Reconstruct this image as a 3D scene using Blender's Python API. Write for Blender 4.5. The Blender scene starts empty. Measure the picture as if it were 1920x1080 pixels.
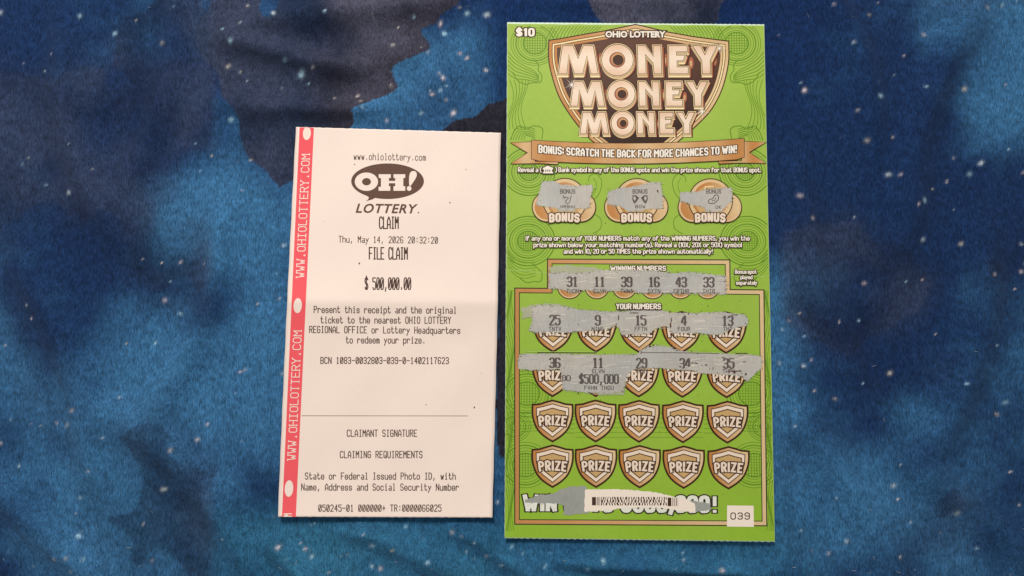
import bpy, bmesh, math, random
import numpy as np
from mathutils import Vector
from mathutils.geometry import tessellate_polygon

scene = bpy.context.scene
R = math.radians
random.seed(7)

# ------------------------------------------------------------------ camera
MM = 0.001
FPX, PPM = 1400.0, 0.205 * MM            # focal length (in 1920-wide pixels), metres per pixel at the centre
TILT = R(4.9)
DIST = FPX * PPM
cam_d = bpy.data.cameras.new('camera'); cam = bpy.data.objects.new('camera', cam_d)
scene.collection.objects.link(cam)
cam_d.sensor_width = 36; cam_d.lens = FPX / 1920 * 36
cam_d.clip_start = 0.01; cam_d.clip_end = 20
CAM = (0.0, -DIST * math.sin(TILT), DIST * math.cos(TILT))
cam.location = CAM; cam.rotation_euler = (TILT, 0, 0)
scene.camera = cam

# ------------------------------------------------------------------ light: a warm indoor room light above the top edge, soft room fill
world = bpy.data.worlds.new('World'); scene.world = world; world.use_nodes = True
bg = world.node_tree.nodes['Background']
bg.inputs[0].default_value = (1.0, 0.87, 0.78, 1); bg.inputs[1].default_value = 0.32
def area(name, loc, size, power, col, target=(0, 0, 0)):
    d = bpy.data.lights.new(name, 'AREA'); d.shape = 'DISK'; d.size = size; d.energy = power; d.color = col
    o = bpy.data.objects.new(name, d); scene.collection.objects.link(o)
    o.location = loc
    o.rotation_euler = (Vector(target) - Vector(loc)).to_track_quat('-Z', 'Y').to_euler()
    return o
area('ceiling_lamp', (-0.13, 0.50, 0.62), 0.24, 5.9, (1.0, 0.84, 0.72))
scene.view_settings.view_transform = 'Standard'; scene.view_settings.look = 'None'
scene.view_settings.exposure = 0.0; scene.view_settings.gamma = 1.0
scene.cycles.filter_width = 1.5

# ------------------------------------------------------------------ helpers: positions
CT, ST = math.cos(TILT), math.sin(TILT)
def U(px, py, h=0.0):
    """place of a picture point on the level h above the table"""
    x = (px - 960) / FPX; y = -(py - 540) / FPX
    dx, dy, dz = x, y * CT + ST, y * ST - CT
    t = (h - CAM[2]) / dz
    return (CAM[0] + dx * t, CAM[1] + dy * t, h)
def P(X, Y, Z=0.0):
    """world -> picture (numpy)"""
    rx, ry, rz = X - CAM[0], Y - CAM[1], Z - CAM[2]
    yc = ry * CT + rz * ST; zc = -(-ry * ST + rz * CT)
    return 960 + FPX * rx / zc, 540 - FPX * yc / zc

def z_receipt(px, py):
    u = (px - 521 - (970 - py) * 0.046) / 400.0; v = (py - 238) / 731.0
    d = abs(py - 566 - (px - 730) * 0.006)
    z = 0.75 + 2.5 * math.exp(-(math.sqrt(d * d + 40) - 6.3) / 62)
    z += 1.3 * max(0, 1 - v) ** 6 + 2.0 * max(0, v) ** 9 + 0.5 * max(0, 1 - u) ** 5 + 0.8 * math.exp(-((v - .2) / .1) ** 2) * u
    if u > 0.9: z -= 0.55 * min(1.2, (u - 0.9) / 0.1) ** 2 * max(0, 1 - v * 1.2)
    z += 0.16 * math.sin(px * 0.021 + 1.3) * math.sin(py * 0.013) + 0.20 * math.sin(px * 0.034 + py * 0.012) * math.sin(py * 0.021 + 0.6)
    z -= 0.30 * math.exp(-(((px - 862) / 20) ** 2 + ((py - 640) / 26) ** 2))
    z += 0.18 * math.exp(-(((px - 640) / 70) ** 2 + ((py - 820) / 60) ** 2))
    return max(0.25, z) * MM
def z_ticket(px, py):
    d = abs(py - 507 - (px - 950) * 0.022)
    z = 0.85 + 1.0 * math.exp(-(math.sqrt(d * d + 500) - 22) / 110)
    z += 0.22 * math.exp(-(math.sqrt((py - 661) ** 2 + 225) - 15) / 40)
    z += 0.15 * math.sin(px * 0.011) * math.sin(py * 0.009 + 1)
    z += 1.1 * max(0, (py - 850) / 165) ** 2 + 0.7 * max(0, (130 - py) / 90) ** 2 + 0.5 * max(0, (1010 - px) / 60) ** 2
    return max(0.3, z) * MM

# ------------------------------------------------------------------ helpers: colours and materials
E = (1.10, 0.885, 0.775)                                  # tint of the room light on a level white sheet
def lin(c): return c / 12.92 if c <= 0.04045 else ((c + 0.055) / 1.055) ** 2.4
def col(r, g, b): return tuple(min(0.9, lin(v / 255) / e) for v, e in zip((r, g, b), E)) + (1,)

def nodes(name):
    m = bpy.data.materials.new(name); m.use_nodes = True
    return m, m.node_tree.nodes, m.node_tree.links, m.node_tree.nodes['Principled BSDF']
def ink(name, a, b=None, rough=0.55, spec=0.3, var=0.08, scale=900, bump=0.0, metal=0.0, sx=1.0, sy=1.0):
    """printed ink: two inks blended by the 'tone' attribute of the print, broken up by fine grain"""
    m, N, L, B = nodes(name)
    at = N.new('ShaderNodeAttribute'); at.attribute_name = 'tone'
    mx = N.new('ShaderNodeMix'); mx.data_type = 'RGBA'
    L.new(at.outputs['Fac'], mx.inputs[0])
    mx.inputs[6].default_value = col(*a); mx.inputs[7].default_value = col(*(b or a))
    tc = N.new('ShaderNodeTexCoord'); mp = N.new('ShaderNodeMapping'); mp.inputs['Scale'].default_value = (sx, sy, 1)
    L.new(tc.outputs['Object'], mp.inputs[0])
    n1 = N.new('ShaderNodeTexNoise'); n1.inputs['Scale'].default_value = scale; n1.inputs['Detail'].default_value = 4
    L.new(mp.outputs[0], n1.inputs['Vector'])
    n2 = N.new('ShaderNodeTexNoise'); n2.inputs['Scale'].default_value = 60; n2.inputs['Detail'].default_value = 3
    L.new(tc.outputs['Object'], n2.inputs['Vector'])
    ad = N.new('ShaderNodeMath'); ad.operation = 'ADD'; L.new(n1.outputs[0], ad.inputs[0]); L.new(n2.outputs[0], ad.inputs[1])
    mr = N.new('ShaderNodeMapRange'); mr.inputs[1].default_value = 0.6; mr.inputs[2].default_value = 1.4
    mr.inputs[3].default_value = 1 - var; mr.inputs[4].default_value = 1 + var
    L.new(ad.outputs[0], mr.inputs[0])
    sc = N.new('ShaderNodeVectorMath'); sc.operation = 'SCALE'
    L.new(mx.outputs[2], sc.inputs[0]); L.new(mr.outputs[0], sc.inputs['Scale'])
    L.new(sc.outputs[0], B.inputs['Base Color'])
    B.inputs['Roughness'].default_value = rough; B.inputs['Specular IOR Level'].default_value = spec
    B.inputs['Metallic'].default_value = metal
    if bump:
        bp = N.new('ShaderNodeBump'); bp.inputs['Strength'].default_value = bump; bp.inputs['Distance'].default_value = 0.0002
        L.new(n1.outputs[0], bp.inputs['Height']); L.new(bp.outputs[0], B.inputs['Normal'])
    return m

M = dict(
    paper=ink('thermal_paper', (253, 224, 208), rough=0.7, spec=0.15, var=0.02, scale=700, bump=0.03),
    thermal=ink('thermal_print', (104, 80, 70), rough=0.7, spec=0.1, var=0.35, scale=2500),
    thermal_solid=ink('thermal_solid', (108, 78, 66), rough=0.7, spec=0.1, var=0.05, scale=1500),
    thermal_bold=ink('thermal_bold', (84, 60, 52), rough=0.7, spec=0.1, var=0.2, scale=2500),
    red=ink('red_ink', (250, 92, 98), rough=0.65, spec=0.2, var=0.04),
    core=ink('card_core', (214, 226, 200), rough=0.8, spec=0.1, var=0.08),
    green=ink('green_ink', (164, 186, 78), (146, 180, 46), rough=0.5, spec=0.22, var=0.05, scale=500, bump=0.02),
    line=ink('dark_green_ink', (100, 138, 34), rough=0.5, spec=0.22, var=0.1),
    brown=ink('brown_ink', (64, 32, 16), rough=0.5, spec=0.25, var=0.1),
    umber=ink('umber_ink', (96, 60, 46), (50, 28, 22), rough=0.45, spec=0.3, var=0.12, scale=400),
    gold=ink('gold_ink', (196, 128, 68), (228, 190, 142), rough=0.45, spec=0.3, var=0.07),
    gold2=ink('deep_gold_ink', (202, 154, 92), (212, 172, 122), rough=0.45, spec=0.3, var=0.07),
    pale=ink('pale_gold_ink', (252, 216, 162), rough=0.45, spec=0.3, var=0.05),
    rose=ink('pale_rose_ink', (244, 214, 190), rough=0.45, spec=0.3, var=0.05),
    face=ink('letter_face_ink', (232, 184, 150), (248, 216, 190), rough=0.45, spec=0.3, var=0.08, scale=1400, sx=0.3, sy=2.0),
    russet=ink('russet_ink', (176, 96, 70), rough=0.45, spec=0.3, var=0.1),
    cream=ink('cream_ink', (250, 232, 212), rough=0.5, spec=0.25, var=0.04),
    silver=ink('scratched_silver', (194, 180, 168), (186, 177, 169), rough=0.6, spec=0.3, var=0.17, scale=1300, sx=2.0, sy=0.25, bump=0.08),
    latex=ink('worn_latex', (176, 172, 140), rough=0.6, spec=0.3, var=0.12, scale=1300, sx=2.0, sy=0.25),
    grey=ink('number_ink', (98, 84, 80), rough=0.6, spec=0.2, var=0.25, scale=2500),
    slate=ink('grey_pattern', (160, 155, 146), rough=0.6, spec=0.3, var=0.15, scale=1300, sx=2.0, sy=0.3),
    panel=ink('white_panel', (250, 226, 206), rough=0.6, spec=0.2, var=0.02),
    bar=ink('barcode_ink', (72, 46, 38), rough=0.6, spec=0.2, var=0.15),
    black=ink('outline_ink', (52, 44, 30), rough=0.5, spec=0.25, var=0.15),
    winface=ink('win_letter_ink', (236, 226, 210), rough=0.5, spec=0.25, var=0.08),
    crease=ink('worn_crease', (188, 206, 128), rough=0.7, spec=0.1, var=0.2),
)
for m in M.values(): pass

# ------------------------------------------------------------------ helpers: objects
COL = scene.collection
def tag(o, label=None, cat=None, group=None, kind=None):
    for k, v in (('label', label), ('category', cat), ('group', group), ('kind', kind)):
        if v: o[k] = v
    return o
def empty(name, loc):
    o = bpy.data.objects.new(name, None); o.empty_display_size = 0.02; o.location = loc; COL.objects.link(o); return o

LAYER = 0.014 * MM
class Print:
    """collects flat pieces of print (picture units) for ONE object lying on a sheet"""
    def __init__(s, zf, base=0.0): s.v = []; s.f = []; s.mi = []; s.mats = []; s.tone = []; s.zf = zf; s.base = base
    def tri(s, pts, tris, mat, layer, tone=None, L=16.0, jit=0.0):
        m = M[mat]
        if m not in s.mats: s.mats.append(m)
        k = s.mats.index(m); cache = {}; pts = [tuple(p[:2]) for p in pts]
        stack = [tuple(t) for t in tris]; out = []
        def d2(a, b): return (pts[a][0] - pts[b][0]) ** 2 + (pts[a][1] - pts[b][1]) ** 2
        while stack:
            a, b, c = stack.pop()
            e = max(((d2(a, b), a, b, c), (d2(b, c), b, c, a), (d2(c, a), c, a, b)))
            if e[0] > L * L:
                _, i, j, o = e; key = (min(i, j), max(i, j))
                if key not in cache:
                    pts.append(((pts[i][0] + pts[j][0]) / 2, (pts[i][1] + pts[j][1]) / 2)); cache[key] = len(pts) - 1
                q = cache[key]; stack += [(i, q, o), (q, j, o)]
            else: out.append((a, b, c))
        n0 = len(s.v)
        for x, y in pts:
            h = s.zf(x, y) + layer * LAYER + jit * MM
            s.v.append(U(x, y, h)); s.tone.append(tone(x, y) if callable(tone) else (tone or 0.0))
        for a, b, c in out:
            A, B, C = pts[a], pts[b], pts[c]
            w = (B[0] - A[0]) * (C[1] - A[1]) - (B[1] - A[1]) * (C[0] - A[0])
            if abs(w) < 1e-9: continue
            if w > 0: b, c = c, b                          # picture y points down: make faces look up
            s.f.append((a + n0, b + n0, c + n0)); s.mi.append(k)
    def poly(s, loops, mat, layer, tone=None, L=16.0):
        if not isinstance(loops[0][0], (tuple, list)): loops = [loops]
        vs = [[Vector((p[0], p[1], 0)) for p in l] for l in loops]
        s.tri([p for l in loops for p in l], tessellate_polygon(vs), mat, layer, tone, L)
    def stroke(s, pts, w, mat, layer, closed=False, pen=(1, 1), jit=0.0, tone=None):
        """a drawn line of width w; pen squashes the nib"""
        q = [(x / pen[0], y / pen[1]) for x, y in pts]; n = len(q); le = []; ri = []
        if not closed:
            for i in range(1, n - 1):                      # a sharp turn starts a new line
                ax, ay, bx, by = q[i][0] - q[i - 1][0], q[i][1] - q[i - 1][1], q[i + 1][0] - q[i][0], q[i + 1][1] - q[i][1]
                if ax * bx + ay * by < -0.15 * math.hypot(ax, ay) * math.hypot(bx, by):
                    s.stroke(pts[:i + 1], w, mat, layer, False, pen, jit, tone); s.stroke(pts[i:], w, mat, layer, False, pen, jit + 0.00013, tone); return
        for i in range(n):
            if closed: a, b, c = q[i - 1], q[i], q[(i + 1) % n]
            else: a, b, c = q[max(0, i - 1)], q[i], q[min(n - 1, i + 1)]
            d1 = (b[0] - a[0], b[1] - a[1]); d2 = (c[0] - b[0], c[1] - b[1])
            if d1 == (0, 0): d1 = d2
            if d2 == (0, 0): d2 = d1
            l1, l2 = math.hypot(*d1) or 1, math.hypot(*d2) or 1
            n1 = (-d1[1] / l1, d1[0] / l1); n2 = (-d2[1] / l2, d2[0] / l2)
            mx, my = n1[0] + n2[0], n1[1] + n2[1]; ml = math.hypot(mx, my)
            if ml < 0.3: mx, my, k = n1[0], n1[1], 1.0
            else: mx, my = mx / ml, my / ml; k = min(1.6, 1 / max(0.5, mx * n1[0] + my * n1[1]))
            h = w / 2 * k; ex = ey = 0
            if not closed and i == 0: ex, ey = -d2[0] / l2 * w * .4, -d2[1] / l2 * w * .4
            if not closed and i == n - 1: ex, ey = d1[0] / l1 * w * .4, d1[1] / l1 * w * .4
            le.append(((b[0] + mx * h + ex) * pen[0], (b[1] + my * h + ey) * pen[1]))
            ri.append(((b[0] - mx * h + ex) * pen[0], (b[1] - my * h + ey) * pen[1]))
        tr = []
        for i in range(n if closed else n - 1):
            j = (i + 1) % n; tr += [(i, j, n + j), (i, n + j, n + i)]
        s.tri(le + ri, tr, mat, layer, tone, 16.0, jit)
    def build(s, name, parent, kind=None, label=None):
        me = bpy.data.meshes.new(name)
        c = parent_world(parent)
        me.from_pydata([(x - c[0], y - c[1], z - c[2]) for x, y, z in s.v], [], s.f)
        for m in s.mats: me.materials.append(m)
        me.polygons.foreach_set('material_index', s.mi)
        at = me.attributes.new('tone', 'FLOAT', 'POINT'); at.data.foreach_set('value', s.tone)
        o = bpy.data.objects.new(name, me); COL.objects.link(o); o.parent = parent
        return tag(o, label, None, None, kind)
def parent_world(o):
    v = Vector((0, 0, 0))
    while o: v = v + o.location; o = o.parent
    return v

# ------------------------------------------------------------------ helpers: outlines
def offset(poly, d):
    """grow (d > 0) or shrink a closed outline"""
    n = len(poly); A = sum(poly[i - 1][0] * poly[i][1] - poly[i][0] * poly[i - 1][1] for i in range(n))
    sg = 1 if A > 0 else -1; out = []
    for i in range(n):
        a, b, c = poly[i - 1], poly[i], poly[(i + 1) % n]
        d1 = (b[0] - a[0], b[1] - a[1]); d2 = (c[0] - b[0], c[1] - b[1])
        l1, l2 = math.hypot(*d1) or 1e-6, math.hypot(*d2) or 1e-6
        n1 = (d1[1] / l1 * sg, -d1[0] / l1 * sg); n2 = (d2[1] / l2 * sg, -d2[0] / l2 * sg)
        mx, my = n1[0] + n2[0], n1[1] + n2[1]; q = max(0.35, 1 + n1[0] * n2[0] + n1[1] * n2[1])
        out.append((b[0] + mx / q * d, b[1] + my / q * d))
    return out
def ell(cx, cy, rx, ry, n=40, a0=0, a1=360):
    full = abs(a1 - a0) >= 360
    return [(cx + rx * math.cos(R(a0 + (a1 - a0) * i / (n if full else n - 1))), cy + ry * math.sin(R(a0 + (a1 - a0) * i / (n if full else n - 1)))) for i in range(n)]
def smooth(pts, k=3, closed=False):
    """Catmull-Rom through the points"""
    out = []; n = len(pts)
    for i in range(n if closed else n - 1):
        g = (lambda j: pts[j % n]) if closed else (lambda j: pts[max(0, min(n - 1, j))])
        p0, p1, p2, p3 = g(i - 1), g(i), g(i + 1), g(i + 2)
        for s_ in range(k):
            t = s_ / k
            out.append(tuple(0.5 * (2 * p1[q] + (p2[q] - p0[q]) * t + (2 * p0[q] - 5 * p1[q] + 4 * p2[q] - p3[q]) * t * t + (3 * p1[q] - p0[q] - 3 * p2[q] + p3[q]) * t ** 3) for q in (0, 1)))
    if not closed: out.append(pts[-1])
    return out
def jag(poly, amp=1.0, step=3.0, seed=1):
    rnd = random.Random(seed); out = []; n = len(poly)
    for i in range(n):
        a, b = poly[i], poly[(i + 1) % n]; l = math.hypot(b[0] - a[0], b[1] - a[1]); k = max(1, int(l / step))
        for j in range(k):
            t = j / k; out.append((a[0] + (b[0] - a[0]) * t + rnd.uniform(-amp, amp), a[1] + (b[1] - a[1]) * t + rnd.uniform(-amp, amp)))
    return out

# ------------------------------------------------------------------ helpers: lettering (built-in font, boldened and condensed)
_cache = {}
def glyphs(text, off=0.0, shear=0.0, space=1.0, word=1.0):
    key = (text, off, shear, space, word)
    if key in _cache: return _cache[key]
    c = bpy.data.curves.new('t', 'FONT'); c.body = text; c.offset = off; c.shear = shear; c.resolution_u = 3
    c.space_character = space; c.space_word = word
    o = bpy.data.objects.new('t', c); COL.objects.link(o)
    dg = bpy.context.evaluated_depsgraph_get(); dg.update()
    me = o.evaluated_get(dg).to_mesh(); me.calc_loop_triangles()
    v = [(p.co.x, p.co.y) for p in me.vertices]; t = [tuple(q.vertices) for q in me.loop_triangles]
    o.evaluated_get(dg).to_mesh_clear(); bpy.data.objects.remove(o); bpy.data.curves.remove(c)
    _cache[key] = (v, t); return v, t
CAPH = max(p[1] for p in glyphs('H')[0])
def text(pr, s, x0, x1, base, cap, layers, warp=None, shear=0.0, slope=0.0, space=1.0, wx=None, word=1.0):
    """lettering between x0 and x1 on the line y=base with capitals cap high; layers = [(mat, layer, boldness)]"""
    ref = glyphs(s, 0.0, shear, space, word)[0]
    a, b = min(p[0] for p in ref), max(p[0] for p in ref)
    kx = (x1 - x0) / (b - a); ky = cap / CAPH
    for mat, lay, off in layers:
        v, t = glyphs(s, off, shear, space, word)
        q = []
        for X, Y in v:
            x = x0 + (X - a) * kx; y = base - Y * ky + (x - x0) * slope
            q.append(warp(x, y) if warp else (x, y))
        pr.tri(q, t, mat, lay)

# stroke lettering: thermal printer face, 4 x 6 grid (y: a = -1, b = -2)
G = {}
for ln in '''A 0004264440 0242|B 00063645443303 3342413000|C 4536160501103041|D 00062645412000|E 46060040 0333|F 460600 0333
G 45361605011030414323|H 0006 4046 0343|I 1030 2026 1636|K 0006 460340|L 060040|M 0006234640|N 00064046|O 103041453616050110
P 00063645443303|Q 103041453616050110 2240|R 00063645443303 2340|S 453616050413334241301001|T 2026 0646|U 060110304146|V 062046
W 0610233046|X 0046 0640|Y 062346 2023|Z 06460040|0 103041453616050110 1135|1 152620 1030|2 05163645440040|3 05163645443313 334241301001
4 30360242|5 460604344341301001|6 4536160501103041423303|7 06462320|8 13040516364544331302011030414233|9 4313040516364541301001
a 14344340 421201103041|b 0600 0314344341301001|c 4334140301103041|d 4640 4334140301103041|e 02424334140301103041|f 4536261510 0434
g 4334140302113142 444a3b1b0a|h 0600 0314344340|i 142420 1030 2526|k 0600 4402 1340|l 162620 1030|m 0004 04142320 23344340|n 0004 0314344340
o 103041433414030110|p 040b 0314344341301001|q 444b 4334140301103041|r 0400 02143443|s 43341403123241301001|t 1611203041 0434
u 0401103041 4440|v 042044|w 0410233044|x 0044 0440|y 0421 440b|z 04440040|. 2021|, 211a|: 2122 2425|- 0343|$ 453616050413334241301001 2027|+ 0343 2125
o0 103041453616050110'''.replace('\n', '|').split('|'):
    k, *st = ln.split(' ')
    G[k] = [[(int(s[i]), {'a': -1, 'b': -2}.get(s[i + 1], 0) if s[i + 1] in 'ab' else int(s[i + 1])) for i in range(0, len(s), 2)] for s in st]
def stroketext(pr, s, x0, x1, y0, cap, mat, layer, w, slope=0.0, gap=0.36, pen=(1, 1), zero='0', frame=None, serif=False, round_=False):
    """monospaced stroke lettering; (x0,y0) is the left end of the base line"""
    n = len(s); cell = (x1 - x0) / (n - gap * 0.6); kx = cell * (1 - gap) / 4; ky = cap / 6; seg = 0
    for i, ch in enumerate(s):
        if ch == ' ': continue
        for st in G['o0' if ch == '0' and zero == 'o0' else ch]:
            seg += 1; q = [(x0 + i * cell + X * kx, y0 - Y * ky) for X, Y in st]
            if round_ and len(q) > 3: q = smooth(q, 3)
            lines = [q]
            if serif:
                for e, f in ((0, 1), (-1, -2)):
                    if st[e][1] in (0, 6) and abs(st[e][0] - st[f][0]) <= 2 and ch not in 'COS':
                        lines.append([(q[e][0] - kx * .55, q[e][1]), (q[e][0] + kx * .55, q[e][1])])
            for m_, l in enumerate(lines):
                l = [(x, y + (x - x0) * slope) for x, y in l]
                if frame: l = [frame(x, y) for x, y in l]
                pr.stroke(l, w, mat, layer, pen=pen, jit=((seg * 2 + m_) % 20) * 0.0003)

G2 = dict(G)
for ln in 'I 2026|l 2026|i 2024 2526|1 152620|! 2622 2021|( 36252130|) 16252110|0 103041453616050110|j 242a1b'.split('|'):
    k, *st = ln.split(' ')
    G2[k] = [[(int(q[i]), {'a': -1, 'b': -2}.get(q[i + 1], 0) if q[i + 1] in 'ab' else int(q[i + 1])) for i in range(0, len(q), 2)] for q in st]
G2['W'] = [[(0, 6), (1, 0), (2, 4.2), (3, 0), (4, 6)]]; G2['('] = [[(3.5, 6.6), (2, 4.6), (2, 1.2), (3.5, -.8)]]; G2[')'] = [[(1, 6.6), (2.5, 4.6), (2.5, 1.2), (1, -.8)]]; G2['!'] = [[(2, 6), (2, 2.9)], [(2, 0.15), (2, 0.3)]]
def heavy(pr, s, x0, x1, base, cap, w, layers, warp=None, slope=0.0, gap=1.5, pen=(1.0, 0.82), word=2.0):
    """heavy condensed lettering between x0 and x1; w = stem width; layers = [(mat, layer, extra width)]"""
    adv = []; total = 0
    for ch in s:
        if ch == ' ': adv.append((total, 0, 1)); total += word; continue
        xs = [p[0] for st in G2[ch] for p in st]; k = 1.75 if ch in 'Ww' else 1.4 if ch in 'Mm' else 0.92 if ch in 'EFLtrfsTJ' else 1.0
        adv.append((total, min(xs), k)); total += (max(xs) - min(xs)) * k + gap
    total -= gap; n_ = sum(c != ' ' for c in s)
    kx = (x1 - x0 - w) / max(total, 0.5); ky = (cap - w * pen[1]) / 6; seg = 0
    for mat, lay, ext in layers:
        for ch, (a, m0, k) in zip(s, adv):
            if ch == ' ': continue
            for st in G2[ch]:
                seg += 1
                q = [(x0 + w / 2 + (a + (X - m0) * k) * kx, base - w * pen[1] / 2 - Y * ky) for X, Y in st]
                if len(q) > 5: q = smooth(q, 2)
                q = [(x, y + (x - x0) * slope) for x, y in q]
                if warp: q = [warp(x, y) for x, y in q]
                pr.stroke(q, w + ext, mat, lay, pen=pen, jit=(seg % 24) * 0.0004)

# ------------------------------------------------------------------ the sheets
def in_quad(u, v, q): # bilinear
    return tuple((1 - v) * ((1 - u) * q[0][i] + u * q[1][i]) + v * ((1 - u) * q[3][i] + u * q[2][i]) for i in (0, 1))
RQ = [(555, 238), (939, 249), (923, 970.5), (521, 969)]
TQ = [(951, 41), (1433, 45), (1453, 1017), (946, 1010)]
def sheet(name, quad, zf, nu, nv, thick, mat, parent, edge=None, drop=0.0):
    """a thin closed sheet: top, underside and rim"""
    c = parent_world(parent); top = []
    for j in range(nv + 1):
        for i in range(nu + 1):
            x, y = in_quad(i / nu, j / nv, quad)
            if edge: x, y = edge(x, y, i / nu, j / nv)
            top.append(Vector(U(x, y, zf(x, y))) - c)
    n = len(top); W = nu + 1
    v = top + [p - Vector((0, 0, thick)) for p in top]; f = []
    for j in range(nv):
        for i in range(nu):
            a = j * W + i; f.append((a, a + W, a + W + 1, a + 1)); f.append((n + a, n + a + 1, n + a + W + 1, n + a + W))
    ring = [i for i in range(nu)] + [j * W + nu for j in range(nv)] + [nv * W + i for i in range(nu, 0, -1)] + [j * W for j in range(nv, 0, -1)]
    for k in range(len(ring)):
        a, b = ring[k], ring[(k + 1) % len(ring)]; f.append((a, b, n + b, n + a))
    me = bpy.data.meshes.new(name); me.from_pydata([tuple(p) for p in v], [], f); me.materials.append(M[mat])
    me.polygons.foreach_set('use_smooth', [True] * (2 * nu * nv) + [False] * len(ring))
    o = bpy.data.objects.new(name, me); COL.objects.link(o); o.parent = parent
    return o

# ================================================================== FABRIC
def vnoise(X, Y, cell, seed):
    r = np.random.RandomState(seed); g = r.rand(64, 64)
    an = seed * 1.37; x = (X * math.cos(an) + Y * math.sin(an)) / cell + 17.3; y = (-X * math.sin(an) + Y * math.cos(an)) / cell + 11.7
    xi = np.floor(x).astype(int); yi = np.floor(y).astype(int); fx = x - xi; fy = y - yi
    fx = fx * fx * (3 - 2 * fx); fy = fy * fy * (3 - 2 * fy)
    a = g[xi % 64, yi % 64]; b = g[(xi + 1) % 64, yi % 64]; c = g[xi % 64, (yi + 1) % 64]; d = g[(xi + 1) % 64, (yi + 1) % 64]
    return (a * (1 - fx) + b * fx) * (1 - fy) + (c * (1 - fx) + d * fx) * fy
def fbm(X, Y, cell, seed, o=4):
    s = 0; w = 1; t = 0
    for k in range(o): s = s + w * vnoise(X, Y, cell / 2 ** k, seed + k); t += w; w *= 0.5
    return s / t
def sstep(a, b, x):
    t = np.clip((x - a) / (b - a), 0, 1); return t * t * (3 - 2 * t)
def quad_dist(X, Y, q):
    """signed distance outside a convex quad (picture units)"""
    best = np.full(X.shape, -1e9)
    for i in range(4):
        a, b = q[i], q[(i + 1) % 4]; l = math.hypot(b[0] - a[0], b[1] - a[1])
        best = np.maximum(best, ((X - a[0]) * (b[1] - a[1]) - (Y - a[1]) * (b[0] - a[0])) / l)
    return best
def inside(X, Y, poly):
    r = np.zeros(X.shape, bool); n = len(poly)
    for i in range(n):
        (x1, y1), (x2, y2) = poly[i - 1], poly[i]
        if y1 == y2: continue
        r ^= ((y1 > Y) != (y2 > Y)) & (X < (x2 - x1) * (Y - y1) / (y2 - y1) + x1)
    return r

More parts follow.
